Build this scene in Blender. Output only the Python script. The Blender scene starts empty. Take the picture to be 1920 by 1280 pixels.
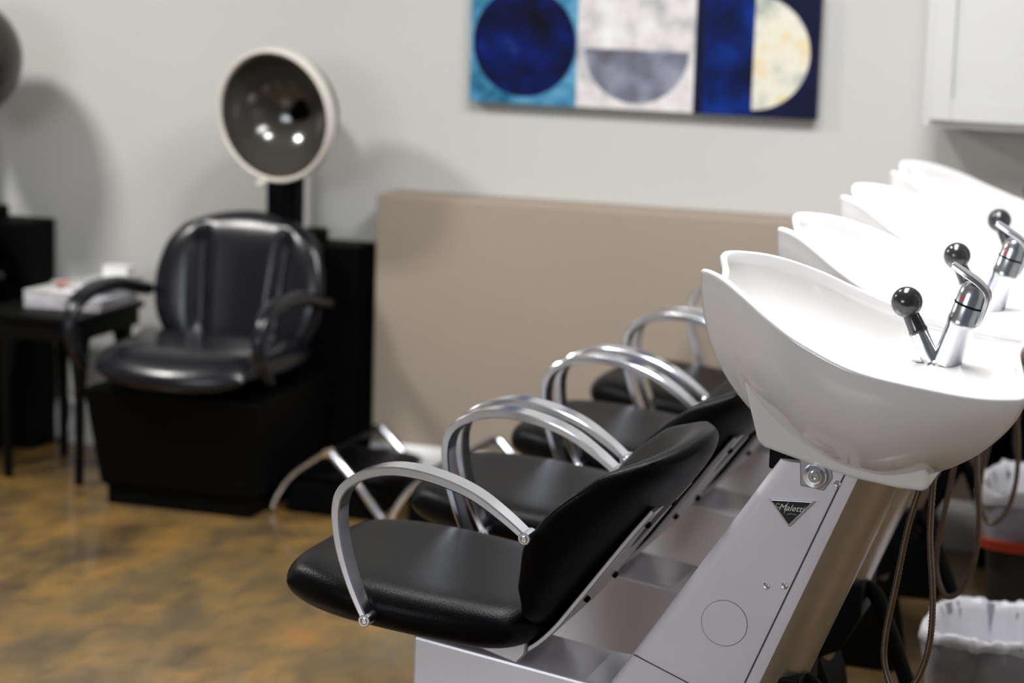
import bpy, bmesh, math, random
from mathutils import Vector, Matrix
random.seed(7)
SC = bpy.context.scene
COL = SC.collection
PI = math.pi

# ------------------------------------------------------------------ camera
F, ROLL, VPX, VPY = 4500.0, .03, 2500.0, -90.0
_x, _y = (VPX-960)/F, -(VPY-640)/F
_p = math.atan(_x*math.sin(ROLL)+_y*math.cos(ROLL))
_v = Vector((_x, _y, -1)).normalized()
_u = Vector((math.sin(ROLL)*math.cos(_p), math.cos(ROLL)*math.cos(_p), math.sin(_p)))
_r = _v.cross(_u)
cam = bpy.data.cameras.new('camera'); camo = bpy.data.objects.new('camera', cam); COL.objects.link(camo)
camo.matrix_world = Matrix.Translation((0, 0, 1.75)) @ Matrix((_r, _v, _u)).to_4x4()
cam.sensor_width = 36; cam.lens = F/1920*36
cam.clip_end = 60
cam.dof.use_dof = True; cam.dof.focus_distance = 4.40; cam.dof.aperture_fstop = 2.3
SC.camera = camo

# ------------------------------------------------------------------ world, lights, exposure
SC.view_settings.view_transform = 'Standard'; SC.view_settings.look = 'None'
SC.view_settings.gamma = 1; SC.view_settings.exposure = 0.34
SC.view_settings.use_curve_mapping = False
W = bpy.data.worlds.new('world'); SC.world = W; W.use_nodes = True
W.node_tree.nodes['Background'].inputs[0].default_value = (.80, .86, 1, 1)
W.node_tree.nodes['Background'].inputs[1].default_value = .12
def area(name, loc, sx, sy, power, color=(1, 1, 1), target=None):
    l = bpy.data.lights.new(name, 'AREA'); l.shape = 'RECTANGLE'; l.size = sx; l.size_y = sy
    l.energy = power; l.color = color
    o = bpy.data.objects.new(name, l); COL.objects.link(o); o.location = loc
    if target:
        o.rotation_euler = (Vector(target)-Vector(loc)).to_track_quat('-Z', 'Y').to_euler()
    return o
area('ceiling_light_basins', (-.9, 4.9, 2.72), .5, 1.6, 68, (.98, .98, 1))
area('ceiling_light_left', (-4.3, 5.2, 2.72), .35, .35, 62, (1, .98, .95))
area('ceiling_light_centre', (-2.0, 5.3, 2.72), .3, .3, 24, (1, .98, .95))
area('front_fill_light', (-3.2, -1.5, 2.2), 2.4, 1.2, 78, (.90, .94, 1), (-1.8, 5.5, .9))  # added soft fill from the camera side to lift the near faces

# ------------------------------------------------------------------ materials
def mat(name, base, rough=.5, metal=0., coat=0., spec=.5, bump=0, bscale=200, var=0, vscale=5, aniso=0, alpha=None, trans=0):
    m = bpy.data.materials.new(name); m.use_nodes = True
    nt = m.node_tree; b = nt.nodes['Principled BSDF']
    b.inputs['Base Color'].default_value = (*base, 1)
    b.inputs['Roughness'].default_value = rough; b.inputs['Metallic'].default_value = metal
    b.inputs['Coat Weight'].default_value = coat; b.inputs['Coat Roughness'].default_value = .08
    b.inputs['Specular IOR Level'].default_value = spec
    if trans: b.inputs['Transmission Weight'].default_value = trans
    if alpha is not None: b.inputs['Alpha'].default_value = alpha
    if bump or var:
        tc = nt.nodes.new('ShaderNodeTexCoord')
    if bump:
        n = nt.nodes.new('ShaderNodeTexNoise'); n.inputs['Scale'].default_value = bscale; n.inputs['Detail'].default_value = 3
        nt.links.new(tc.outputs['Object'], n.inputs['Vector'])
        bp = nt.nodes.new('ShaderNodeBump'); bp.inputs['Strength'].default_value = bump; bp.inputs['Distance'].default_value = .002
        nt.links.new(n.outputs['Fac'], bp.inputs['Height']); nt.links.new(bp.outputs['Normal'], b.inputs['Normal'])
    if var:
        n = nt.nodes.new('ShaderNodeTexNoise'); n.inputs['Scale'].default_value = vscale; n.inputs['Detail'].default_value = 4
        nt.links.new(tc.outputs['Object'], n.inputs['Vector'])
        r = nt.nodes.new('ShaderNodeValToRGB')
        r.color_ramp.elements[0].position = .3; r.color_ramp.elements[1].position = .7
        r.color_ramp.elements[0].color = (*[c*(1-var) for c in base], 1)
        r.color_ramp.elements[1].color = (*[min(1, c*(1+var)) for c in base], 1)
        nt.links.new(n.outputs['Fac'], r.inputs['Fac']); nt.links.new(r.outputs['Color'], b.inputs['Base Color'])
    return m
M = {}
M['leather'] = mat('black_leather', (.0028, .0028, .0036), .36, spec=.085, bump=.35, bscale=260)
M['vinyl'] = mat('dark_vinyl', (.003, .0033, .0065), .27, spec=.48, bump=.2, bscale=60)
M['blackwood'] = mat('black_lacquer', (.002, .002, .002), .5, spec=.12, var=.2)
M['blacksteel'] = mat('black_steel', (.002, .002, .002), .5, spec=.12, var=.2)
M['blackbox'] = mat('black_laminate', (.0015, .0015, .0015), .6, spec=.06, var=.2)
M['blackplastic'] = mat('black_plastic', (.018, .019, .021), .16, spec=.6, var=.1, vscale=30)
M['chrome'] = mat('chrome', (.86, .88, .92), .06, 1, var=.02)
M['tapchrome'] = mat('tap_chrome', (.56, .58, .62), .24, 1, var=.02)
M['satin'] = mat('polished_aluminium', (.78, .80, .86), .17, 1, var=.03, vscale=20)
M['alu'] = mat('brushed_aluminium', (.50, .45, .40), .34, .85, var=.05, vscale=30)
M['steelplate'] = mat('satin_steel_plate', (.52, .52, .54), .28, .7, var=.04, vscale=15)
M['greysteel'] = mat('pale_grey_enamel', (.80, .775, .84), .33, 0, spec=.5, var=.03, vscale=8)
M['platform'] = mat('grey_enamel_platform', (.68, .67, .71), .26, .35, var=.04, vscale=6)
M['porcelain'] = mat('white_porcelain', (.80, .785, .78), .12, coat=.6, spec=.5, var=.01)
M['wall'] = mat('grey_wall_paint', (.50, .50, .475), .85, spec=.2, bump=.15, bscale=120, var=.02, vscale=1.2)
M['pony'] = mat('beige_wall_paint', (.315, .262, .208), .75, spec=.25, bump=.1, bscale=120, var=.03, vscale=1.5)
M['white'] = mat('white_trim_paint', (.68, .68, .68), .5, var=.02)
M['cab'] = mat('offwhite_cabinet_paint', (.47, .47, .45), .42, var=.015)
M['ceil'] = mat('white_ceiling_paint', (.75, .75, .74), .9, var=.02)
M['ivory'] = mat('ivory_plastic', (.60, .58, .52), .35, var=.03)
M['smoke'] = mat('smoked_dark_shell', (.052, .047, .040), .16, coat=.5, spec=.6, var=.1)
M['smokeout'] = mat('dark_bronze_shell', (.020, .017, .013), .25, spec=.5, var=.1)
M['copper'] = mat('polished_copper_tone', (.30, .12, .07), .15, 1, var=.1)
M['red'] = mat('red_enamel', (.55, .01, .01), .3, var=.05)
M['hose'] = mat('ribbed_metal_hose', (.17, .13, .095), .34, .9, var=.08, vscale=60)
M['liner'] = mat('white_bin_liner', (.66, .66, .70), .30, spec=.6, bump=1.0, bscale=24, var=.05)
M['binbody'] = mat('grey_translucent_bin', (.27, .27, .31), .35, bump=.5, bscale=12, var=.25, vscale=9)
M['film'] = mat('crumpled_grey_film', (.34, .34, .39), .28, spec=.7, bump=1.0, bscale=14, var=.28, vscale=12)
M['bindark'] = mat('dark_grey_bin', (.05, .045, .045), .5, var=.2)
M['orange'] = mat('orange_red_plastic', (.50, .06, .02), .45, var=.1)
M['paper'] = mat('white_paper', (.78, .78, .76), .6, var=.03)
M['pages'] = mat('grey_page_edges', (.42, .41, .43), .6, var=.25, vscale=60)
M['seam'] = mat('dark_seam', (.05, .05, .055), .6, var=.1)
M['textwhite'] = mat('white_lettering', (.8, .8, .8), .4, var=.01)

# stained concrete floor
def floor_mat():
    m = bpy.data.materials.new('stained_concrete'); m.use_nodes = True; nt = m.node_tree; b = nt.nodes['Principled BSDF']
    tc = nt.nodes.new('ShaderNodeTexCoord'); mp = nt.nodes.new('ShaderNodeMapping'); mp.inputs['Scale'].default_value = (1, .55, 1)
    nt.links.new(tc.outputs['Object'], mp.inputs['Vector'])
    def noise(sc, det, dist):
        n = nt.nodes.new('ShaderNodeTexNoise'); n.inputs['Scale'].default_value = sc; n.inputs['Detail'].default_value = det
        n.inputs['Distortion'].default_value = dist; nt.links.new(mp.outputs['Vector'], n.inputs['Vector']); return n
    def ramp(n, els):
        r = nt.nodes.new('ShaderNodeValToRGB'); e = r.color_ramp.elements
        e[0].position, e[0].color = els[0][0], (*els[0][1], 1); e[1].position, e[1].color = els[-1][0], (*els[-1][1], 1)
        for p, c in els[1:-1]:
            k = e.new(p); k.color = (*c, 1)
        nt.links.new(n.outputs['Fac'], r.inputs['Fac']); return r
    n1, n2, n3 = noise(5.5, 10, .3), noise(16, 12, .4), noise(1.6, 6, .6)
    r1 = ramp(n1, [(.28, (.055, .035, .018)), (.42, (.105, .066, .024)), (.52, (.165, .098, .028)), (.62, (.22, .125, .030)), (.75, (.27, .115, .032))])
    r2 = ramp(n2, [(.36, (.66, .68, .68)), (.5, (1, 1, 1)), (.66, (1.2, 1.08, .9))])
    r3 = ramp(n3, [(.40, (0, 0, 0)), (.62, (1, 1, 1))])
    mx = nt.nodes.new('ShaderNodeMix'); mx.data_type = 'RGBA'; mx.blend_type = 'MULTIPLY'; mx.inputs[0].default_value = .8
    nt.links.new(r1.outputs['Color'], mx.inputs[6]); nt.links.new(r2.outputs['Color'], mx.inputs[7])
    m2 = nt.nodes.new('ShaderNodeMix'); m2.data_type = 'RGBA'; m2.inputs[7].default_value = (.115, .092, .050, 1)
    ml = nt.nodes.new('ShaderNodeMath'); ml.operation = 'MULTIPLY'; ml.inputs[1].default_value = .55
    nt.links.new(r3.outputs['Color'], ml.inputs[0]); nt.links.new(ml.outputs[0], m2.inputs[0]); nt.links.new(mx.outputs[2], m2.inputs[6])
    nt.links.new(m2.outputs[2], b.inputs['Base Color'])
    b.inputs['Roughness'].default_value = .45; b.inputs['Coat Weight'].default_value = .5; b.inputs['Coat Roughness'].default_value = .14
    return m
M['floor'] = floor_mat()

# painting: three square panels of discs and half discs, masks from object coordinates
PX0, PX1, PZ0, PZ1 = -2.492, -1.409, 1.217, 1.582
def painting_mat():
    m = bpy.data.materials.new('painted_canvas'); m.use_nodes = True; nt = m.node_tree; b = nt.nodes['Principled BSDF']
    tc = nt.nodes.new('ShaderNodeTexCoord'); sp = nt.nodes.new('ShaderNodeSeparateXYZ'); nt.links.new(tc.outputs['Object'], sp.inputs[0])
    X, Z = sp.outputs['X'], sp.outputs['Z']
    def mth(op, a, c=None):
        n = nt.nodes.new('ShaderNodeMath'); n.operation = op
        for i, q in enumerate((a, c)):
            if q is None: continue
            if isinstance(q, (int, float)): n.inputs[i].default_value = q
            else: nt.links.new(q, n.inputs[i])
        return n.outputs[0]
    def gt(a, c): return mth('GREATER_THAN', a, c)
    def lt(a, c): return mth('LESS_THAN', a, c)
    def disc(cx, cz, r):
        dx, dz = mth('SUBTRACT', X, cx), mth('SUBTRACT', Z, cz)
        return lt(mth('ADD', mth('MULTIPLY', dx, dx), mth('MULTIPLY', dz, dz)), r*r)
    def tone(sc, els, seed):
        mp = nt.nodes.new('ShaderNodeMapping'); mp.inputs['Location'].default_value = (seed, seed, 0); nt.links.new(tc.outputs['Object'], mp.inputs['Vector'])
        n = nt.nodes.new('ShaderNodeTexNoise'); n.inputs['Scale'].default_value = sc; n.inputs['Detail'].default_value = 6; nt.links.new(mp.outputs['Vector'], n.inputs['Vector'])
        r = nt.nodes.new('ShaderNodeValToRGB'); e = r.color_ramp.elements
        e[0].position, e[0].color = els[0][0], (*els[0][1], 1); e[1].position, e[1].color = els[-1][0], (*els[-1][1], 1)
        for p, c in els[1:-1]:
            k = e.new(p); k.color = (*c, 1)
        nt.links.new(n.outputs['Fac'], r.inputs['Fac']); return r.outputs['Color']
    cur = tone(14, [(.3, (.01, .09, .16)), (.5, (.05, .21, .36)), (.75, (.18, .42, .60))], 1)
    def put(mask, col):
        nonlocal cur
        x = nt.nodes.new('ShaderNodeMix'); x.data_type = 'RGBA'
        nt.links.new(mask, x.inputs[0]); nt.links.new(cur, x.inputs[6]); nt.links.new(col, x.inputs[7]); cur = x.outputs[2]
    w = (PX1-PX0)/3; w = .362
    a, c = PX0+.345, PX0+.712           # panel borders in the picture
    cz = 1.405
    put(disc(PX0+.175, cz, .166), tone(9, [(.30, (.001, .001, .006)), (.5, (.001, .004, .040)), (.66, (.001, .009, .11)), (.8, (.03, .08, .22))], 4))
    put(gt(X, a), tone(12, [(.30, (.34, .34, .36)), (.5, (.60, .58, .57)), (.7, (.74, .73, .72))], 8))
    d2 = mth('MULTIPLY', disc(a+.186, cz-.006, .163), lt(Z, cz-.008))
    put(d2, tone(11, [(.3, (.09, .08, .10)), (.5, (.15, .16, .21)), (.7, (.30, .31, .38))], 12))
    put(gt(X, c), tone(5, [(.3, (.003, .004, .02)), (.6, (.005, .007, .035)), (.8, (.008, .008, .02))], 15))
    q = mth('MULTIPLY', gt(X, c+.030), lt(X, c+.180))
    put(q, tone(7, [(.3, (.001, .003, .020)), (.5, (.001, .009, .08)), (.7, (.002, .03, .24))], 18))
    q = mth('MULTIPLY', disc(c+.180, cz, .168), gt(X, c+.180))
    put(q, tone(10, [(.3, (.30, .34, .30)), (.42, (.55, .55, .46)), (.52, (.68, .66, .56)), (.62, (.66, .55, .33)), (.7, (.70, .69, .65))], 22))
    nt.links.new(cur, b.inputs['Base Color']); b.inputs['Roughness'].default_value = .6; b.inputs['Specular IOR Level'].default_value = .12
    return m
M['paint'] = painting_mat()

# magazines: white page edges, coloured cover
def cover(name, c1, c2):
    return mat(name, c1, .25, spec=.6, var=.35, vscale=18)

# ------------------------------------------------------------------ mesh helpers
def mesh(name, verts, faces, m, parent=None, smooth=True, org=None, mats=None, fm=None, bevel=0, seg=2, angle=35):
    o0 = org if org is not None else (parent.get('_org') if parent is not None and '_org' in parent else None)
    org_v = Vector(o0) if o0 is not None else Vector((0, 0, 0))
    me = bpy.data.meshes.new(name)
    me.from_pydata([tuple(Vector(v)-org_v) for v in verts], [], faces)
    bm = bmesh.new(); bm.from_mesh(me)
    bmesh.ops.remove_doubles(bm, verts=bm.verts, dist=1e-5)
    bmesh.ops.recalc_face_normals(bm, faces=bm.faces)
    bm.to_mesh(me); bm.free()
    for k in (mats or [m]): me.materials.append(k)
    if fm:
        for p in me.polygons: p.material_index = fm(p)
    for p in me.polygons: p.use_smooth = smooth
    o = bpy.data.objects.new(name, me); COL.objects.link(o)
    if bevel:
        b = o.modifiers.new('bevel', 'BEVEL'); b.width = bevel; b.segments = seg; b.limit_method = 'ANGLE'; b.angle_limit = math.radians(30)
    if smooth and angle:
        try: me.set_sharp_from_angle(angle=math.radians(angle))
        except Exception: pass
    if parent is not None:
        o.parent = parent
        ro = root_org(parent)
        if org is None and '_org' not in parent:
            for v in me.vertices: v.co = v.co - ro
    return o
def root_org(o):
    while o.parent is not None: o = o.parent
    return Vector(ORG.get(o.name, (0, 0, 0)))
ORG = {}
def thing(name, loc, label, cat, group=None):
    o = bpy.data.objects.new(name, None); COL.objects.link(o); o.location = loc; o.empty_display_size = .1
    ORG[o.name] = tuple(loc); o['label'] = label; o['category'] = cat
    if group: o['group'] = group
    return o
def solo(name, loc, verts, faces, m, label, cat, group=None, **k):
    o = mesh(name, verts, faces, m, org=loc, **k); o.location = loc; ORG[o.name] = tuple(loc)
    o['label'] = label; o['category'] = cat
    if group: o['group'] = group
    return o
def structure(name, verts, faces, m, **k):
    o = mesh(name, verts, faces, m, **k); o['kind'] = 'structure'; return o
def box(x0, x1, y0, y1, z0, z1):
    v = [(x0, y0, z0), (x1, y0, z0), (x1, y1, z0), (x0, y1, z0), (x0, y0, z1), (x1, y0, z1), (x1, y1, z1), (x0, y1, z1)]
    return v, [(0, 3, 2, 1), (4, 5, 6, 7), (0, 1, 5, 4), (1, 2, 6, 5), (2, 3, 7, 6), (3, 0, 4, 7)]
def rotbox(cx, cy, z0, z1, hx, hy, a):
    v, f = box(-hx, hx, -hy, hy, z0, z1); c, s = math.cos(a), math.sin(a)
    return [(cx+x*c-y*s, cy+x*s+y*c, z) for x, y, z in v], f
def join(*parts):
    V, Fc = [], []
    for v, f in parts:
        n = len(V); V += list(v); Fc += [tuple(i+n for i in q) for q in f]
    return V, Fc
def prism(poly, y0, y1):            # polygon in (x,z), extruded along y
    n = len(poly); v = [(x, y0, z) for x, z in poly]+[(x, y1, z) for x, z in poly]
    f = [tuple(range(n)), tuple(range(2*n-1, n-1, -1))]+[(i, (i+1) % n, n+(i+1) % n, n+i) for i in range(n)]
    return v, f
def spline(pts, n=8, closed=False):
    P = [Vector(p) for p in pts]; out = []; N = len(P)
    for i in range(N if closed else N-1):
        g = lambda k: P[k % N] if closed else P[max(0, min(N-1, k))]
        p0, p1, p2, p3 = g(i-1), g(i), g(i+1), g(i+2)
        for j in range(n):
            t = j/n
            out.append(.5*((2*p1)+(p2-p0)*t+(2*p0-5*p1+4*p2-p3)*t*t+(3*p1-p0-3*p2+p3)*t**3))
    if not closed: out.append(P[-1].copy())
    return out
def tube(path, r, n=12, rib=0, cap=True):
    P = [Vector(p) for p in path]; N = len(P); V = []; Fc = []
    T = [(P[min(i+1, N-1)]-P[max(i-1, 0)]).normalized() for i in range(N)]
    u = T[0].orthogonal().normalized()
    for i in range(N):
        u = (u-T[i]*u.dot(T[i])).normalized(); w = T[i].cross(u)
        rr = r[i] if isinstance(r, (list, tuple)) else r
        if rib: rr *= 1+rib*(i % 2)
        for k in range(n):
            a = 2*PI*k/n; V.append(P[i]+(u*math.cos(a)+w*math.sin(a))*rr)
    for i in range(N-1):
        for k in range(n): Fc.append((i*n+k, i*n+(k+1) % n, (i+1)*n+(k+1) % n, (i+1)*n+k))
    if cap: Fc += [tuple(range(n))[::-1], tuple((N-1)*n+k for k in range(n))]
    return V, Fc
def lathe(p0, axis, prof, n=32, caps=True):    # prof: (distance along axis, radius)
    ax = Vector(axis).normalized(); u = ax.orthogonal().normalized(); w = ax.cross(u); p0 = Vector(p0); V = []; Fc = []
    for d, r in prof:
        for k in range(n):
            a = 2*PI*k/n; V.append(p0+ax*d+(u*math.cos(a)+w*math.sin(a))*max(r, 1e-4))
    for i in range(len(prof)-1):
        for k in range(n): Fc.append((i*n+k, i*n+(k+1) % n, (i+1)*n+(k+1) % n, (i+1)*n+k))
    if caps: Fc += [tuple(range(n))[::-1], tuple((len(prof)-1)*n+k for k in range(n))]
    return V, Fc
def cushion(fn, th, na=30, nb=30, k=.35, p=5, closed_edge=.0):
    """fn(a,b)->(mid point, normal); th(a,b) half thickness; a,b in -1..1; rounded edges"""
    sa = [math.sin(PI/2*(2*i/na-1)) for i in range(na+1)]; sb = [math.sin(PI/2*(2*i/nb-1)) for i in range(nb+1)]
    V = []; idx = {}
    for side in (1, -1):
        for i, a in enumerate(sa):
            for j, b in enumerate(sb):
                edge = i in (0, na) or j in (0, nb)
                if side == -1 and edge: idx[(side, i, j)] = idx[(1, i, j)]; continue
                A = a*math.sqrt(1-k*b*b); B = b*math.sqrt(1-k*a*a)
                P, Nn = fn(A, B)
                e = max(0, (1-abs(a)**p)*(1-abs(b)**p))**.5
                idx[(side, i, j)] = len(V); V.append(Vector(P)+Vector(Nn)*side*th(A, B)*e)
    Fc = []
    for side in (1, -1):
        for i in range(na):
            for j in range(nb):
                q = (idx[(side, i, j)], idx[(side, i+1, j)], idx[(side, i+1, j+1)], idx[(side, i, j+1)])
                q = tuple(dict.fromkeys(q))
                if len(q) > 2: Fc.append(q if side == 1 else q[::-1])
    return V, Fc
def lin(x, pts):
    if x <= pts[0][0]: return pts[0][1]
    for (a, p), (b, q) in zip(pts, pts[1:]):
        if x <= b:
            t = (x-a)/(b-a); t = t*t*(3-2*t)*.5+t*.5; return p+(q-p)*t
    return pts[-1][1]
def smooth(x, a, b):
    t = max(0, min(1, (x-a)/(b-a))); return t*t*(3-2*t)

# ------------------------------------------------------------------ the room
WY = 7.05
structure('floor', *box(-7, 1.2, -3.2, WY, -.05, 0), M['floor'], smooth=False)
structure('wall_back', *box(-7, 1.2, WY, WY+.1, 0, 2.8), M['wall'], smooth=False)
structure('wall_left', *box(-7.1, -7, -3.2, WY, 0, 2.8), M['wall'], smooth=False)
structure('wall_right', *box(1.2, 1.3, 3.2, WY, 0, 2.8), M['wall'], smooth=False)
structure('ceiling', *box(-7, 1.2, -3.2, WY, 2.8, 2.86), M['ceil'], smooth=False)
structure('wall_partition', *box(-2.742, -.30, 6.88, WY, 0, .925), M['pony'], smooth=False, bevel=.006)
def baseboard(x0, x1, y):
    v, f = prism([(0, 0), (-.018, 0), (-.018, .115), (-.010, .135), (0, .145)], x0, x1)
    return [(b, y+a, c) for a, b, c in v], f
structure('baseboard_back', *baseboard(-7, -2.742, WY), M['white'], smooth=False)
structure('baseboard_partition', *baseboard(-2.742, -.30, 6.88), M['white'], smooth=False)

# ------------------------------------------------------------------ painting
loc = (-1.95, 7.03, 1.217)
pt = solo('painting', (0, 0, 0), *box(PX0, PX1, 7.005, WY, PZ0, PZ1), M['paint'],
          'wide canvas of three square panels painted with blue, grey and cream discs', 'painting', smooth=False, bevel=.003)

# ------------------------------------------------------------------ wall cabinet
cb = thing('wall_cabinet', (-.52, 6.9, 1.235), 'off white wall cabinet with framed door above the far basins', 'cabinet')
cx0, cx1, cz0, cz1, cy = -1.056, .1, 1.232, 2.1, 6.77
mesh('cabinet_body', *box(cx0, cx1, cy, WY, cz0, cz1), M['cab'], cb, smooth=False, bevel=.003)
def framed_door(x0, x1, z0, z1, y, w=.06):
    a = box(x0, x0+w, y-.02, y, z0, z1); b = box(x1-w, x1, y-.02, y, z0, z1)
    c = box(x0+w, x1-w, y-.02, y, z0, z0+w); d = box(x0+w, x1-w, y-.02, y, z1-w, z1)
    e = box(x0+w, x1-w, y-.010, y, z0+w, z1-w)
    return join(a, b, c, d, e)
mesh('door', *framed_door(cx0+.022, (cx0+cx1)/2-.003, cz0+.022, cz1-.02, cy), M['cab'], cb, smooth=False, bevel=.002)
mesh('door', *framed_door((cx0+cx1)/2+.003, cx1-.022, cz0+.022, cz1-.02, cy), M['cab'], cb, smooth=False, bevel=.002)

def strap_line(pts, y, t):
    P = [Vector((x, y, z)) for x, z in pts]; return tube(P, t, 6)
# ------------------------------------------------------------------ backwash unit
UO = (-1.1, 4.3, 0)
CY = 4.3
unit = thing('backwash_unit', UO, 'nearest black leather shampoo chair with white basin and dark triangular badge on its pedestal',
             'shampoo chair', 'row of backwash shampoo chairs with white basins')
# platform under the seat (narrow box, top falls a little to the rear)
v, f = prism([(-1.575, 0), (-1.575, .398), (-1.23, .350), (-1.12, .345), (-1.12, 0)], CY-.112, CY+.105)
mesh('platform', v, f, M['platform'], unit, smooth=False, bevel=.006)
# pedestal: flat sides, rounded front and round back
def pedestal_ring(z):
    xf = -1.155+(z-.39)*.655
    xr = -.918+(z-.39)*.40
    hw = .11; r = []
    rb = .098
    for k in range(13):
        a = -PI/2+PI*k/12; r.append((xr+rb*math.cos(a), CY+hw*math.sin(a)))
    for k in range(7):
        a = PI/2+PI/2*k/6; r.append((xf+.03+.03*math.cos(a), CY+hw-.03+.03*math.sin(a)))
    for k in range(7):
        a = PI+PI/2*k/6; r.append((xf+.03+.03*math.cos(a), CY-hw+.03+.03*math.sin(a)))
    return [(x, y, z) for x, y in r]
zs = [0, .2, .33, .39, .5, .6, .7, .76, .79, .812]
V = []; Fc = []
for z in zs: V += pedestal_ring(z)
n = 27
for i in range(len(zs)-1):
    for k in range(n): Fc.append((i*n+k, i*n+(k+1) % n, (i+1)*n+(k+1) % n, (i+1)*n+k))
Fc += [tuple(range(n))[::-1], tuple((len(zs)-1)*n+k for k in range(n))]
def rearmat(p):
    return 1 if p.normal.x > .35 and abs(p.normal.z) < .9 else 0
ped = mesh('pedestal', V, Fc, None, unit, mats=[M['greysteel'], M['alu']], fm=rearmat)
mesh('foot_seam', *strap_line([(-1.134, .4155), (-1.027, .374), (-.93, .345)], CY-.1105, .0012), M['seam'], unit, smooth=False)
# dark seam line along the back edge of the side plate
def sx(z): return -.918+(z-.39)*.40
mesh('side_seam', *prism([(sx(.20)-.002, .20), (sx(.20)+.001, .20), (sx(.80)+.001, .80), (sx(.80)-.002, .80)], CY-.1108, CY-.109), M['seam'], unit, smooth=False)
# black rear service plate at the foot
mesh('rear_service_box', *prism([(-1.02, .40), (-.822, .40), (-.822, .33), (-.865, .25), (-.905, .23), (-.88, .17), (-.85, 0), (-1.12, 0)], CY-.09, CY+.09), M['blacksteel'], unit, smooth=False, bevel=.004)
mesh('waste_pipe', *tube(spline([(-.86, CY-.02, .385), (-.81, CY-.02, .37), (-.775, CY-.02, .30), (-.72, CY-.02, .16), (-.675, CY-.02, .02)], 8), .017, 14), M['blacksteel'], unit)
# round blanking cap, screws, pivot knob
SY = CY-.11
cap = mesh('round_cap', *lathe((-.963, SY+.002, .497), (0, -1, 0), [(0, .043), (.0028, .043), (.0033, .0425)], 48), M['greysteel'], unit, angle=8)
mesh('cap_groove', *lathe((-.963, SY+.0015, .497), (0, -1, 0), [(0, .0438), (.0022, .0438)], 48), M['seam'], cap)
for sxx, sz in ((-.888, .577), (-.855, .581), (-.767, .781)):
    s_ = mesh('screw', *lathe((sxx, SY+.002, sz), (0, -1, 0), [(0, .0068), (.004, .0066), (.007, .004), (.0072, .0028)], 16), M['chrome'], unit)
mesh('pivot_bracket', *prism([(-.835, .77), (-.79, .765), (-.775, .79), (-.782, .84), (-.84, .84)], CY-.112, CY-.085), M['steelplate'], unit, smooth=False, bevel=.003)
kn = mesh('pivot_knob', *lathe((-.807, SY+.001, .793), (0, -1, 0), [(0, .022), (.010, .0225), (.016, .020), (.0165, .0135), (.013, .0125), (.013, .010), (.019, .009), (.019, .004), (.014, .0035)], 32), M['chrome'], unit)
# gap block between pedestal and basin
mesh('tilt_mechanism', *box(-.90, -.72, CY-.085, CY+.085, .79, .86), M['blacksteel'], unit, smooth=False, bevel=.004)
# badge
def tri(y0, y1, g=0):
    P = [(-.891, .742), (-.805, .7455), (-.851, .693)]
    c = (-.849, .727)
    return prism([(c[0]+(x-c[0])*(1-g), c[1]+(z-c[1])*(1-g)) for x, z in P], y0, y1)
bd = mesh('badge', *tri(SY-.006, SY+.001), M['chrome'], unit, smooth=False, bevel=.0012)
mesh('badge_face', *tri(SY-.0068, SY-.004, .14), M['blackplastic'], bd, smooth=False)
def lettering(text, size, x, z, y, m, parent, shear=.4, ang=0):
    c = bpy.data.curves.new('lettering', 'FONT'); c.body = text; c.size = size; c.shear = shear; c.extrude = .0003
    c.align_x = 'CENTER'; c.align_y = 'CENTER'
    t = bpy.data.objects.new('tmp_text', c); COL.objects.link(t)
    t.rotation_euler = (PI/2, ang, 0); t.location = Vector((x, y, z))
    bpy.context.view_layer.update()
    me = bpy.data.meshes.new_from_object(t.evaluated_get(bpy.context.evaluated_depsgraph_get()))
    me.transform(Matrix.Translation(-root_org(parent)) @ t.matrix_world)
    bpy.data.objects.remove(t)
    o = bpy.data.objects.new('lettering', me); COL.objects.link(o); o.parent = parent
    me.materials.clear(); me.materials.append(m); return o
lettering('Maletti', .0165, -.848, .7285, SY-.0072, M['textwhite'], bd)
V1, F1 = tube(spline([(-.8685, SY-.0073, .7335), (-.873, SY-.0073, .735), (-.8755, SY-.0073, .731), (-.872, SY-.0073, .7275), (-.868, SY-.0073, .729)], 5), .00045, 6)
V2, F2 = tube(spline([(-.853, SY-.0073, .740), (-.857, SY-.0073, .729), (-.860, SY-.0073, .717)], 5), .0004, 6)
V3, F3 = tube(spline([(-.855, SY-.0073, .716), (-.847, SY-.0073, .7185), (-.837, SY-.0073, .717)], 5), .0003, 6)
mesh('script_flourish', *join((V1, F1), (V2, F2), (V3, F3)), M['textwhite'], bd)

# seat
def seat_fn(A, B):
    x = -1.570-A*.280; y = CY+B*.272*(1-.10*smooth(A, .3, 1))
    z = .474+.028*A+.012*B*B-.012*smooth(A, .75, 1)+.006*smooth(-A, .6, 1)
    return (x, y, z), (0, 0, 1)
def seat_th(A, B): return .047+.008*(1-A*A)*(1-B*B)
mesh('seat', *cushion(seat_fn, seat_th, 40, 40, .32, 8), M['leather'], unit, angle=0)
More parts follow.
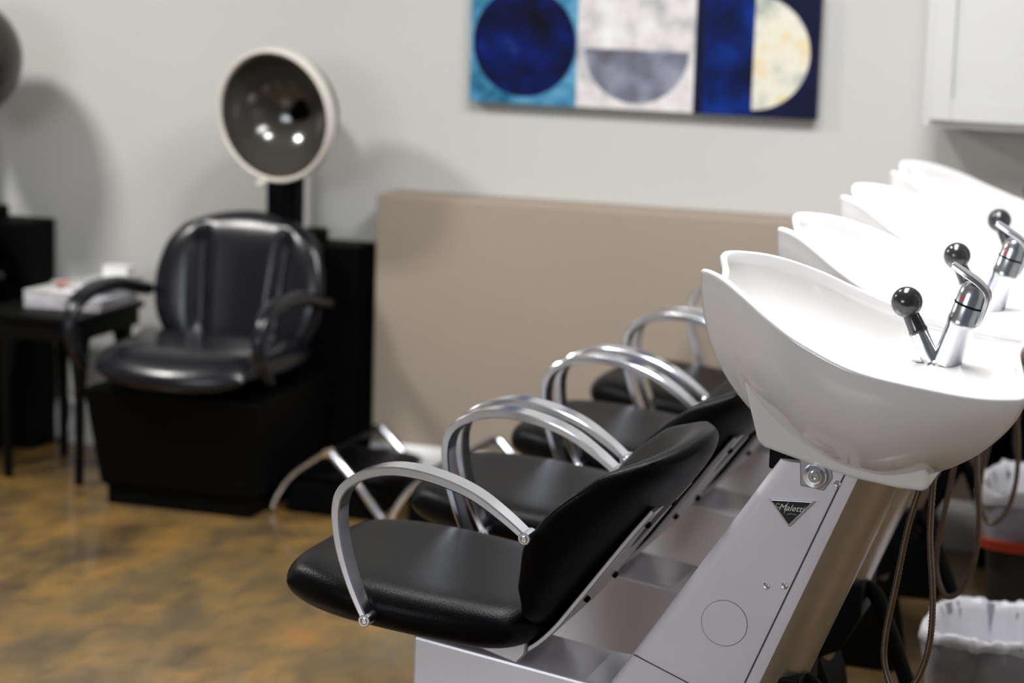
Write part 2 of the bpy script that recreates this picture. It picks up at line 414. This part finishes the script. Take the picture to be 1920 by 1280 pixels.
# seat carrier and back strap (bent flat steel)
def strap(path, hw, t, m, name, hws=None):
    P = spline([Vector(p) for p in path], 6); N = len(P); V = []; Fc = []
    for i in range(N):
        T = (P[min(i+1, N-1)]-P[max(i-1, 0)]).normalized(); nrm = Vector((-T.z, 0, T.x))
        h = hw if hws is None else lin(i/(N-1), hws)
        for a, b in ((-1, -1), (1, -1), (1, 1), (-1, 1)): V.append(P[i]+Vector((0, a*h, 0))+nrm*b*t/2)
    for i in range(N-1):
        for k in range(4): Fc.append((i*4+k, i*4+(k+1) % 4, (i+1)*4+(k+1) % 4, (i+1)*4+k))
    Fc += [(0, 1, 2, 3), tuple((N-1)*4+k for k in (3, 2, 1, 0))]
    return V, Fc
mesh('seat_carrier', *prism([(-1.60, .435), (-1.60, .424), (-1.435, .404), (-1.352, .380), (-1.335, .400), (-1.33, .44)], CY-.15, CY+.15), M['steelplate'], unit, smooth=False, bevel=.003)
st = mesh('back_support', *strap([(-1.372, CY, .394), (-1.333, CY, .408), (-1.288, CY, .448), (-1.238, CY, .514), (-1.145, CY, .642), (-1.10, CY, .70)], .14, .010, M['steelplate'], 's'), M['steelplate'], unit, bevel=.002)
for sy in (-.095, .095):
    for (bx, bz) in ((-1.238, .511), (-1.125, .667)):
        mesh('bolt', *lathe((bx, CY+sy, bz), (.777, 0, -.63), [(-.002, .007), (.009, .007), (.012, .005)], 12), M['blacksteel'], unit)
# backrest shell
BO = Vector((-1.303, CY, .444)); BD = Vector((.63, 0, .777)); BN = Vector((-.777, 0, .63))
FW = [(-.02, .045), (.0, .055), (.04, .095), (.075, .128), (.155, .158), (.236, .158), (.338, .148), (.42, .108), (.466, .075)]
HW = [(-.02, .255), (.15, .275), (.30, .272), (.40, .255), (.47, .225)]
def back_fn(A, B):
    d = .222+A*.240; w = lin(d, HW)
    wing = lin(d, FW)
    t = abs(B)
    nn = .030+(wing-.058)*(t**2.3)
    y = B*w
    # normal turns inwards on the wings
    sl = (wing-.058)*2.3*(t**1.3)/w*(1 if B > 0 else -1)
    N = (BN-Vector((0, 1, 0))*sl).normalized()
    P = BO+BD*d+BN*nn+Vector((0, y, 0))
    return P, N
def back_th(A, B): return .030+.006*(1-B*B)
mesh('backrest', *cushion(back_fn, back_th, 40, 44, .34, 6), M['leather'], unit, angle=0)
# armrests
ARM = [(-1.597, .478), (-1.628, .545), (-1.651, .62), (-1.657, .685), (-1.643, .725), (-1.607, .752), (-1.555, .7665), (-1.50, .766), (-1.44, .754), (-1.385, .733), (-1.33, .698), (-1.291, .668)]
def armrest(v0):
    P = spline([Vector((x, CY+v0, z)) for x, z in ARM], 7); N = len(P); V = []; Fc = []
    for i in range(N):
        T = (P[min(i+1, N-1)]-P[max(i-1, 0)]).normalized(); nrm = Vector((-T.z, 0, T.x))
        s = i/(N-1); th = .0062+.0028*math.sin(PI*s); h = .0195+.0075*math.sin(PI*s); c = .0025
        for a, b in ((-h, -th+c), (-h, th-c), (-h+c, th), (h-c, th), (h, th-c), (h, -th+c), (h-c, -th), (-h+c, -th)):
            V.append(P[i]+Vector((0, a, 0))+nrm*b)
    for i in range(N-1):
        for k in range(8): Fc.append((i*8+k, i*8+(k+1) % 8, (i+1)*8+(k+1) % 8, (i+1)*8+k))
    Fc += [tuple(range(8))[::-1], tuple((N-1)*8+k for k in range(8))]
    sgn = -1 if v0 < 0 else 1
    parts = [(V, Fc)]
    for x, z in (ARM[0], ARM[-1]):
        parts.append(lathe((x, CY+v0-sgn*.021, z), (0, sgn, 0), [(0, .0115), (.042, .0115), (.0435, .010)], 20))
    return join(*parts), sgn
for v0 in (-.292, .292):
    (V, Fc), sgn = armrest(v0)
    ar = mesh('armrest', V, Fc, M['satin'], unit)
    for x, z in (ARM[0], ARM[-1]):
        mesh('bolt', *lathe((x, CY+v0+sgn*.020, z), (0, sgn, 0), [(0, .0075), (.0025, .0075), (.0035, .006), (.0035, .0035), (.001, .003)], 16), M['chrome'], ar)
# basin
half = [(-1.030, 0, 1.117), (-1.033, .045, 1.128), (-1.043, .078, 1.154), (-.998, .118, 1.150), (-.950, .163, 1.134), (-.885, .213, 1.104),
        (-.823, .238, 1.074), (-.725, .251, 1.037), (-.630, .252, 1.017), (-.540, .244, 1.006), (-.480, .228, 1.004), (-.455, .205, 1.006), (-.460, .12, 1.020), (-.470, 0, 1.028)]
near = [(x, -y, z) for x, y, z in half]
full = near+[(x, y, z) for x, y, z in half[1:-1][::-1]]
rim = spline([(x-(.10*y if x > -.7 else 0), CY+y, z+.08*y) for x, y, z in full], 6, True)
NR = len(rim)
B0 = Vector((-.675, CY, .782))
IC = Vector((-.76, CY, 0))
def basin():
    V = []; Fc = []; rings = []
    def ring(fn):
        i0 = len(V); V.extend(fn(p) for p in rim); rings.append(i0)
    M_ = 18
    for k in range(M_, 0, -1):            # outer hull from bottom up
        s = k/M_
        def fo(q, s=s):
            p = 2.05-.62*smooth(q.x, -.72, -.47)
            r = (1-s**p)**(1/p)
            return Vector((B0.x+(q.x-B0.x)*r, B0.y+(q.y-B0.y)*r, q.z-.012+(B0.z-q.z+.012)*s))
        ring(fo)
    T = .014
    def inw(q, d):
        w = Vector((IC.x-q.x, IC.y-q.y, 0)); w = w.normalized()*d; return q+w
    ring(lambda q: q+Vector((0, 0, -.010)))
    ring(lambda q: inw(q, -.001)+Vector((0, 0, -.004)))
    ring(lambda q: inw(q, .003)+Vector((0, 0, 0)))
    ring(lambda q: inw(q, .009)+Vector((0, 0, 0)))
    ring(lambda q: inw(q, T)+Vector((0, 0, -.004)))
    for r in (.97, .93, .88, .82, .75, .66, .56, .45, .33, .2, .08):
        def fi(q, r=r):
            x = IC.x+(q.x-IC.x)*r; y = IC.y+(q.y-IC.y)*r
            zp = 1.028+(1.0-1.028)*0 + max(0, (-.72-x))*.36 + .08*(y-CY)
            z0 = q.z*r**2+zp*(1-r**2)
            edge = (1-r**7)
            dep = .030*smooth(1-r, 0, .08)+.15*(1-r**3.0)*(1-smooth(x, -.76, -.66))
            return Vector((x, y, z0-dep))
        ring(fi)
    for a, b in zip(rings, rings[1:]):
        for k in range(NR): Fc.append((a+k, a+(k+1) % NR, b+(k+1) % NR, b+k))
    Fc += [tuple(rings[0]+k for k in range(NR))[::-1], tuple(rings[-1]+k for k in range(NR))]
    return V, Fc
bs = mesh('basin', *basin(), M['porcelain'], unit, angle=0)
keel = [(-.950, .97), (-.937, .92), (-.916, .846), (-.903, .836), (-.816, .813), (-.738, .795), (-.66, .785), (-.615, .784), (-.602, .790), (-.600, .806), (-.62, .85), (-.80, .92)]
mesh('basin_keel', *prism(keel, CY-.120, CY+.120), M['porcelain'], bs, smooth=True, bevel=.012, seg=4)
mesh('drain', *lathe((-.80, CY, .915), (0, 0, 1), [(0, .028), (.006, .028), (.008, .022)], 24), M['chrome'], bs)
# faucet
fz = Vector((-.606, CY, .985))
ax = Vector((.30, 0, .95)).normalized()
fa = mesh('faucet_body', *lathe(fz, ax, [(0, .031), (.006, .031), (.012, .0265), (.085, .0262), (.088, .0275), (.100, .0275), (.102, .0262), (.146, .0262), (.158, .0245), (.166, .019), (.170, .008)], 36), M['tapchrome'], unit)
mesh('mixer_ring', *lathe(fz+ax*.126, ax, [(0, .0268), (.002, .0275), (.004, .0268)], 36), M['blacksteel'], fa)
mesh('temperature_dot', *lathe(fz+ax*.143+Vector((-.013, -.0215, 0)), (-.3, -1, .1), [(0, .004), (.002, .0035)], 14), M['red'], fa)
# lever: flat spoon from the rear of the cap over the top towards the chair
lp = [fz+ax*.090+Vector((.0285, 0, 0)), fz+ax*.125+Vector((.030, 0, 0)), fz+ax*.150+Vector((.026, 0, 0)), fz+ax*.170+Vector((.004, 0, 0)), fz+ax*.188+Vector((-.028, 0, 0)), fz+ax*.203+Vector((-.057, 0, 0))]
mesh('lever', *strap(lp, .014, .010, None, 'l', [(0, .010), (.4, .017), (.75, .020), (1, .015)]), M['tapchrome'], fa, bevel=.0025, seg=3)
# spray holder and hand spray
sb = Vector((-.622, CY-.004, .990)); sd = Vector((-.46, -.0, .89)).normalized()
mesh('spray_holder', *lathe(sb, sd, [(0, .020), (.008, .020), (.012, .0165), (.070, .0165), (.072, .0155)], 28), M['tapchrome'], fa)
sp = mesh('spray_head', *lathe(sb+sd*.068, sd, [(0, .0172), (.004, .0182), (.008, .0165), (.040, .0145)], 24), M['blackplastic'], fa)
bc = Vector((-.678, CY-.004, 1.104))
mesh('spray_ball', *lathe(bc-sd*.0285, sd, [(.0285*(1-math.cos(PI*k/16)), .0285*math.sin(PI*k/16)) for k in range(17)], 32), M['blackplastic'], fa)
mesh('hose_collar', *lathe((-.650, CY+.0, .980), (0, 0, 1), [(0, .017), (.014, .017), (.018, .013)], 20), M['tapchrome'], fa)
# hose loop under the basin
hp = [(-.628, CY, .79), (-.652, CY, .69), (-.668, CY, .58), (-.682, CY, .48), (-.680, CY, .42), (-.655, CY-.01, .375), (-.620, CY-.01, .40), (-.600, CY-.01, .47), (-.598, CY-.01, .56), (-.610, CY-.01, .68), (-.610, CY-.01, .80)]
mesh('shower_hose', *tube(spline(hp, 26), .0055, 10, rib=.18), M['hose'], unit, angle=0)

def dup(root, loc):
    r = root.copy(); COL.objects.link(r); r.location = loc
    for ch in list(root.children):
        c = ch.copy(); COL.objects.link(c); c.parent = r
        for g in list(ch.children):
            d = g.copy(); COL.objects.link(d); d.parent = c
    return r
labels = ['second shampoo chair and white basin, directly behind the nearest one',
          'third shampoo chair and white basin, between the second and the farthest',
          'farthest shampoo chair and white basin, closest to the beige low wall']
UP = [(-1.112, 5.0, 0), (-1.115, 5.70, 0), (-1.115, 6.38, 0)]
for lb, p in zip(labels, UP):
    u2 = dup(unit, p); u2['label'] = lb

# ------------------------------------------------------------------ dryer chair
DO = (-3.14, 6.6, 0)
DG = 'black hooded dryer chairs along the back wall'
def dryer_chair():
    t = thing('dryer_chair', DO, 'black padded dryer chair with round hood, facing out beside the beige low wall', 'hair dryer chair', DG)
    # base box, tapering to the floor
    zs = [(0, -3.375, -2.90, 6.32, 6.93), (.06, -3.375, -2.90, 6.32, 6.93), (.065, -3.39, -2.885, 6.305, 6.93), (.36, -3.43, -2.86, 6.27, 6.93)]
    V = []; Fc = []
    for z, x0, x1, y0, y1 in zs: V += [(x0, y0, z), (x1, y0, z), (x1, y1, z), (x0, y1, z)]
    for i in range(3):
        for k in range(4): Fc.append((i*4+k, i*4+(k+1) % 4, (i+1)*4+(k+1) % 4, (i+1)*4+k))
    Fc += [(3, 2, 1, 0), (12, 13, 14, 15)]
    mesh('base', V, Fc, M['blackbox'], t, smooth=False, bevel=.012)
    def sfn(A, B):
        y = 6.47-A*.27; x = -3.14+B*.285*(1-.04*A)
        return (x, y+.03*B*B, .435-.025*smooth(A, .6, 1)+.01*B*B), (0, 0, 1)
    mesh('seat', *cushion(sfn, lambda A, B: .058, 26, 30, .22, 5), M['vinyl'], t, angle=0)
    # backrest with two sewn channels
    def bfn(A, B):
        z = .625+A*.232; w = .285-.03*smooth(A, .5, 1)-.015*smooth(-A, .3, 1)
        y = 6.70+.10*(A*.5+.5)-.055*(B*B)
        g = math.exp(-((abs(B)-.52+.10*(1-A)*.5)/.07)**2)*smooth(.85-abs(A), 0, .35)
        return (-3.12+B*w, y+.034*g, z), (0, -1, .18)
    mesh('backrest', *cushion(bfn, lambda A, B: .055, 40, 60, .36, 5), M['vinyl'], t, angle=0)
    for s in (-1, 1):
        xc = -3.14+s*.305
        pts = [(xc, 6.30, .42), (xc, 6.225, .50), (xc, 6.225, .575), (xc, 6.27, .62), (xc, 6.38, .645), (xc, 6.52, .642), (xc, 6.64, .615), (xc, 6.71, .60)]
        P = spline(pts, 5); V = []; Fc = []; N = len(P)
        for i in range(N):
            T = (P[min(i+1, N-1)]-P[max(i-1, 0)]).normalized(); nr = Vector((0, -T.z, T.y))
            sN = i/(N-1); h = .019+.011*smooth(sN, .25, .5); th = .016+.006*smooth(sN, .3, .5)
            for k in range(12):
                a = 2*PI*k/12; V.append(P[i]+Vector((math.cos(a)*h, 0, 0))+nr*math.sin(a)*th)
        for i in range(N-1):
            for k in range(12): Fc.append((i*12+k, i*12+(k+1) % 12, (i+1)*12+(k+1) % 12, (i+1)*12+k))
        Fc += [tuple(range(12))[::-1], tuple((N-1)*12+k for k in range(12))]
        mesh('armrest', V, Fc, M['vinyl'], t, angle=0)
    mesh('dryer_cabinet', *box(-3.40, -2.80, 6.87, 7.03, 0, .755), M['blackbox'], t, smooth=False, bevel=.008)
    mesh('control_box', *box(-3.0, -2.93, 6.86, 6.96, .74, .80), M['blackbox'], t, smooth=False, bevel=.01)
    mesh('column', *box(-3.112, -3.012, 6.87, 6.95, .74, 1.22), M['blackbox'], t, smooth=False, bevel=.008)
    return t
def add_hood(t, dz=0, dx=0, A=(-.16, -.98, -.10)):
    C = Vector((-2.985+dx, 6.64, 1.168+dz)); A = Vector(A).normalized()   # opening direction
    R = .197; D = .20
    outer = [(-D*math.cos(k/14*PI/2)*1.0, R*math.sin(k/14*PI/2)) for k in range(15)]
    inner = [(-(D-.02)*math.cos(k/14*PI/2), (R-.014)*math.sin(k/14*PI/2)) for k in range(14, -1, -1)]
    h = mesh('hood', *lathe(C, A, outer+[(.0, R-.014)]+inner, 64), None, t, mats=[M['smokeout'], M['smoke']],
             fm=lambda p: 0, angle=60)
    me = h.data; ro = root_org(t)
    for p in me.polygons:
        q = p.center+ro-C; 
        if p.normal.dot(q-A*q.dot(A)*0) < 0: p.material_index = 1
    mesh('rim', *lathe(C, A, [(-.030, R+.0005), (-.030, R+.006), (.004, R+.006), (.007, R+.002), (.007, R-.003), (.0, R-.008), (-.026, R-.010), (-.030, R+.0005)], 64, caps=False), M['ivory'], h)
    mesh('latch', *lathe(C+Vector((-.03, -.02, -R-.006)), A, [(-.02, .012), (.01, .012), (.014, .008)], 14), M['ivory'], h)
    mesh('hood_arm', *tube([C-A*.17, (-3.062+dx*0, 6.90, C.z-.05), (-3.062, 6.905, 1.15)], .03, 12), M['blackbox'], t)
    return h
d1 = dryer_chair(); 
d2 = dup(d1, (DO[0]-1.145, DO[1], 0)); d2['label'] = 'dryer chair at the left edge, left of the small side table, mostly out of frame'
add_hood(d1)
ORG[d2.name] = ORG[d1.name]
add_hood(d2, .125, .06, (-.80, -.60, -.10))

# ------------------------------------------------------------------ side table, magazines
tb = thing('side_table', (-3.74, 6.69, 0), 'small black side table with magazines, between the two dryer chairs', 'side table')
tx0, tx1, ty0, ty1 = -3.915, -3.548, 6.46, 6.90
mesh('table_top', *box(tx0, tx1, ty0, ty1, .505, .527), M['blackwood'], tb, smooth=False, bevel=.004)
mesh('apron', *join(box(tx0+.03, tx1-.015, ty0+.012, ty0+.03, .45, .505), box(tx0+.03, tx1-.015, ty1-.03, ty1-.012, .45, .505),
                    box(tx0+.03, tx0+.048, ty0+.03, ty1-.03, .45, .505), box(tx1-.033, tx1-.015, ty0+.03, ty1-.03, .45, .505)), M['blackwood'], tb, smooth=False)
def tleg(x, y, sxn, syn):
    V = []; Fc = []
    pr = [(0, .011, 0), (.15, .011, .004), (.30, .013, .006), (.40, .020, 0), (.46, .027, -.004), (.505, .027, -.004)]
    for z, h, off in pr:
        V += [(x+sxn*off-h, y+syn*off-h, z), (x+sxn*off+h, y+syn*off-h, z), (x+sxn*off+h, y+syn*off+h, z), (x+sxn*off-h, y+syn*off+h, z)]
    for i in range(5):
        for k in range(4): Fc.append((i*4+k, i*4+(k+1) % 4, (i+1)*4+(k+1) % 4, (i+1)*4+k))
    Fc += [(3, 2, 1, 0), tuple(20+k for k in range(4))]
    return V, Fc
for x, y, a, b in ((-3.552-.0, 6.478, 1, -1), (-3.80, 6.478, -1, -1), (-3.575, 6.875, 1, 1), (-3.80, 6.875, -1, 1)):
    mesh('leg', *tleg(x-.022 if a > 0 and b > 0 else x-.012, y+.015 if b < 0 else y-.03, a, b), M['blackwood'], tb, smooth=False)
covers = [((.55, .56, .60), 'grey'), ((.75, .74, .72), 'white'), ((.60, .62, .66), 'pale blue'), ((.72, .70, .55), 'cream'), ((.70, .72, .66), 'white')]
MAGL = ['grey magazine at the bottom of the left pile on the side table', 'white magazine on top of the left pile on the side table',
        'dark covered magazine at the bottom of the right pile on the side table', 'pale magazine in the middle of the right pile on the side table',
        'white magazine with a red corner on top of the right pile', 'pale grey magazine lying askew at the back of the side table']
mags = [(-3.79, 6.66, .527, .026, .10, .135, .25, (.45, .45, .50)), (-3.785, 6.67, .5535, .028, .098, .13, .12, (.80, .80, .76)),
        (-3.665, 6.72, .527, .022, .10, .135, -.5, (.09, .085, .07)), (-3.66, 6.735, .5495, .020, .10, .135, -.4, (.50, .50, .56)),
        (-3.665, 6.76, .570, .020, .105, .135, -.75, (.82, .82, .80)), (-3.66, 6.79, .5905, .012, .10, .12, -1.2, (.52, .55, .54))]
# piles must not share volume: shift the right pile clear of the left one
for i, (x, y, z, h, hx, hy, a, c) in enumerate(mags):
    if i >= 2: x += .0; 
    pass
def magazine(i, x, y, z, h, hx, hy, a, c):
    t = thing('magazine', (x, y, z), MAGL[i], 'magazine', 'magazines piled on the side table')
    cm = cover('magazine_cover_%d' % i, c, c)
    mesh('pages', *rotbox(x, y, z+.0015, z+h-.0015, hx-.001, hy-.002, a), M['pages'], t, smooth=False)
    mesh('cover', *join(rotbox(x, y, z, z+.0015, hx, hy, a), rotbox(x, y, z+h-.0015, z+h, hx, hy, a)), cm, t, smooth=False)
    if i == 4:
        cs, sn = math.cos(a), math.sin(a); ox, oy = -.03, -.09
        mesh('red_corner', *rotbox(x+ox*cs-oy*sn, y+ox*sn+oy*cs, z+h, z+h+.0008, .025, .03, a), M['orange'], t, smooth=False)
    return t
mags = [(-3.745, 6.715, .527, .024, .085, .105, .10, (.45, .45, .50)), (-3.745, 6.715, .551, .026, .080, .100, -.06, (.80, .80, .74)),
        (-3.605, 6.735, .527, .020, .052, .13, .0, (.06, .055, .05)), (-3.605, 6.735, .547, .016, .052, .12, .0, (.52, .52, .58)),
        (-3.665, 6.775, .577, .018, .085, .105, -.50, (.82, .82, .80)), (-3.625, 6.785, .595, .014, .07, .10, -.15, (.50, .53, .52))]
for i, a in enumerate(mags): magazine(i, *a)
cd = thing('card_box', (-3.59, 6.80, .609), 'small white box standing on top of the magazines', 'box')
mesh('box_body', *rotbox(-3.59, 6.80, .609, .643, .045, .025, -.05), M['paper'], cd, smooth=False, bevel=.002)
mesh('box_lid', *rotbox(-3.59, 6.80, .643, .650, .047, .027, -.05), M['white'], cd, smooth=False, bevel=.002)
# black cord hanging beside the left dryer cabinet
pc = spline([(-3.935, 7.0, .20), (-3.91, 7.0, .17), (-3.895, 6.99, .12), (-3.90, 6.98, .06), (-3.925, 6.98, .02), (-3.96, 6.98, .012)], 8)
pc = [p+Vector((.02, 0, 0)) for p in pc]
solo('power_cord', (-3.92, 7.0, 0), *tube(pc, .006, 8), M['blacksteel'], 'short black cord curling down to the floor at the baseboard', 'cord', angle=0)

# ------------------------------------------------------------------ low footstools
def footstool(x0, y0, lab):
    q = .935
    t = thing('footstool', (x0+.19, y0+.21, 0), lab, 'footstool', 'low footstools between the dryer chair and the shampoo chairs')
    for yy in (y0, y0+.405):
        P = [Vector((x0+(p.x-x0)*q, p.y, p.z)) for p in spline([(x0, yy, .010), (x0+.012, yy, .05), (x0+.065, yy, .12), (x0+.15, yy, .18)], 4)+spline([(x0+.178, yy, .197), (x0+.19, yy, .200), (x0+.202, yy, .197)], 4)+spline([(x0+.30, yy, .105), (x0+.35, yy, .045), (x0+.385, yy, .010)], 4)]
        mesh('leg_frame', *tube(P, .0105, 10), M['satin'], t, angle=0)
        mesh('hinge_knob', *lathe((x0+.178, yy-.022, .200), (0, 1, 0), [(0, .011), (.004, .014), (.038, .014), (.042, .011)], 16), M['chrome'], t)
    mesh('axle', *tube([(x0+.178, y0, .198), (x0+.178, y0+.405, .198)], .006, 8), M['blacksteel'], t)
    def pf(A, B): return (x0+.18+A*.165, y0+.21+B*.195, .108+.012*B*B), (0, 0, 1)
    mesh('pad', *cushion(pf, lambda A, B: .03, 20, 20, .15, 6), M['leather'], t, angle=0)
    mesh('body', *box(x0+.04, x0+.32, y0+.015, y0+.40, 0, .10), M['blackbox'], t, smooth=False, bevel=.01)  # black box put in for the shade below the pad
    return t
footstool(-2.880, 6.435, 'low black footstool with bent chrome legs, right against the dryer chair')
footstool(-2.495, 6.435, 'low black footstool with bent chrome legs, nearer the row of shampoo chairs')

# ------------------------------------------------------------------ bins and black things behind the basins
def bin_thing(cx, cy, r0, r1, h, cuff, film, lab, bodymat, bandmat=None):
    t = thing('waste_bin', (cx, cy, 0), lab, 'waste bin', 'lined waste bins behind the basins')
    def sq(a):       # rounded square section
        c, s_ = abs(math.cos(a)), abs(math.sin(a)); return 1/((c**4.5+s_**4.5)**(1/4.5))
    V, Fc = lathe((cx, cy, 0), (0, 0, 1), [(0, r0), (.008, r0+.004), (h-.004, r1), (h, r1-.004), (h-.02, r1-.012), (.02, r0-.008)], 64)
    def rs(V):
        out = []
        for p in V:
            a = math.atan2(p[1]-cy, p[0]-cx); k = sq(a); out.append((cx+(p[0]-cx)*k, cy+(p[1]-cy)*k, p[2]))
        return out
    mesh('bin_body', rs(V), Fc, bodymat, t)
    V = []; Fc = []; n = 96; rng = random.Random(int(cx*-1000))
    ph = [rng.uniform(0, 6.28) for _ in range(6)]
    def wob(a, k): return .0030*math.sin(9*a+ph[0]+k)+.0026*math.sin(23*a+ph[1]+2*k)+.002*math.sin(41*a+ph[2]+k)
    lv = [(h-.16, r1-.10, 0), (h-.155, r1-.045, 0), (h-.10, r1-.03, .2), (h-.02, r1-.016, .3), (h+.004, r1-.006, .5), (h+.006, r1+.003, .6), (h-.002, r1+.010, .9), (h-cuff*.5, r1+.013, 1.4), (h-cuff, r1+.012, 1.8)]
    for z, r, k in lv:
        for i in range(n):
            a = 2*PI*i/n; w = wob(a, k)
            V.append((cx+(r+abs(w)*1.1)*math.cos(a), cy+(r+abs(w)*1.1)*math.sin(a), z+w*(1.2 if k < 1 else .8)))
    for j in range(len(lv)-1):
        for i in range(n): Fc.append((j*n+i, j*n+(i+1) % n, (j+1)*n+(i+1) % n, (j+1)*n+i))
    Fc.append(tuple(range(n)))
    mesh('bin_liner', rs(V), Fc, M['liner'], t, angle=0)
    V = []; Fc = []
    fl = [(h-.004, r1+.010, 1), (h-.05, r1+.012, 2), (h-.10, r1+.004, 3), (h-film, r1-.002, 4)]
    for z, r, k in fl:
        for i in range(n):
            a = 2*PI*i/n; w = wob(a, k)*1.2; V.append((cx+(r+w)*math.cos(a), cy+(r+w)*math.sin(a), z))
    for j in range(3):
        for i in range(n): Fc.append((j*n+i, j*n+(i+1) % n, (j+1)*n+(i+1) % n, (j+1)*n+i))
    mesh('liner_film', rs(V), Fc, M['film'], t, angle=0)
    if bandmat:
        bv, bf = lathe((cx, cy, h-film-.02), (0, 0, 1), [(0, r1+.004), (.002, r1+.010), (.026, r1+.012), (.028, r1+.002)], 64, caps=False)
        mesh('band', rs(bv), bf, bandmat, t)
    return t
bin_thing(-.585, 5.40, .145, .165, .215, .022, .15, 'grey bin with crumpled white liner behind the nearest basin', M['binbody'])
bin_thing(-.55, 6.14, .15, .185, .390, .03, .13, 'dark bin with white liner and orange rim beyond the grey bin', M['bindark'], M['orange'])
cbt = thing('storage_cabinet', (-.66, 6.70, 0), 'low black cabinet behind the far basins against the low wall', 'cabinet')
mesh('cabinet_body', *box(-.82, -.32, 6.70, 6.86, 0, .50), M['blackbox'], cbt, smooth=False, bevel=.006)
mesh('door', *box(-.805, -.575, 6.685, 6.70, .03, .48), M['blackbox'], cbt, smooth=False, bevel=.003)
mesh('door', *box(-.565, -.335, 6.685, 6.70, .03, .48), M['blackbox'], cbt, smooth=False, bevel=.003)

# clean helper properties
for o in SC.objects:
    if '_org' in o: del o['_org']
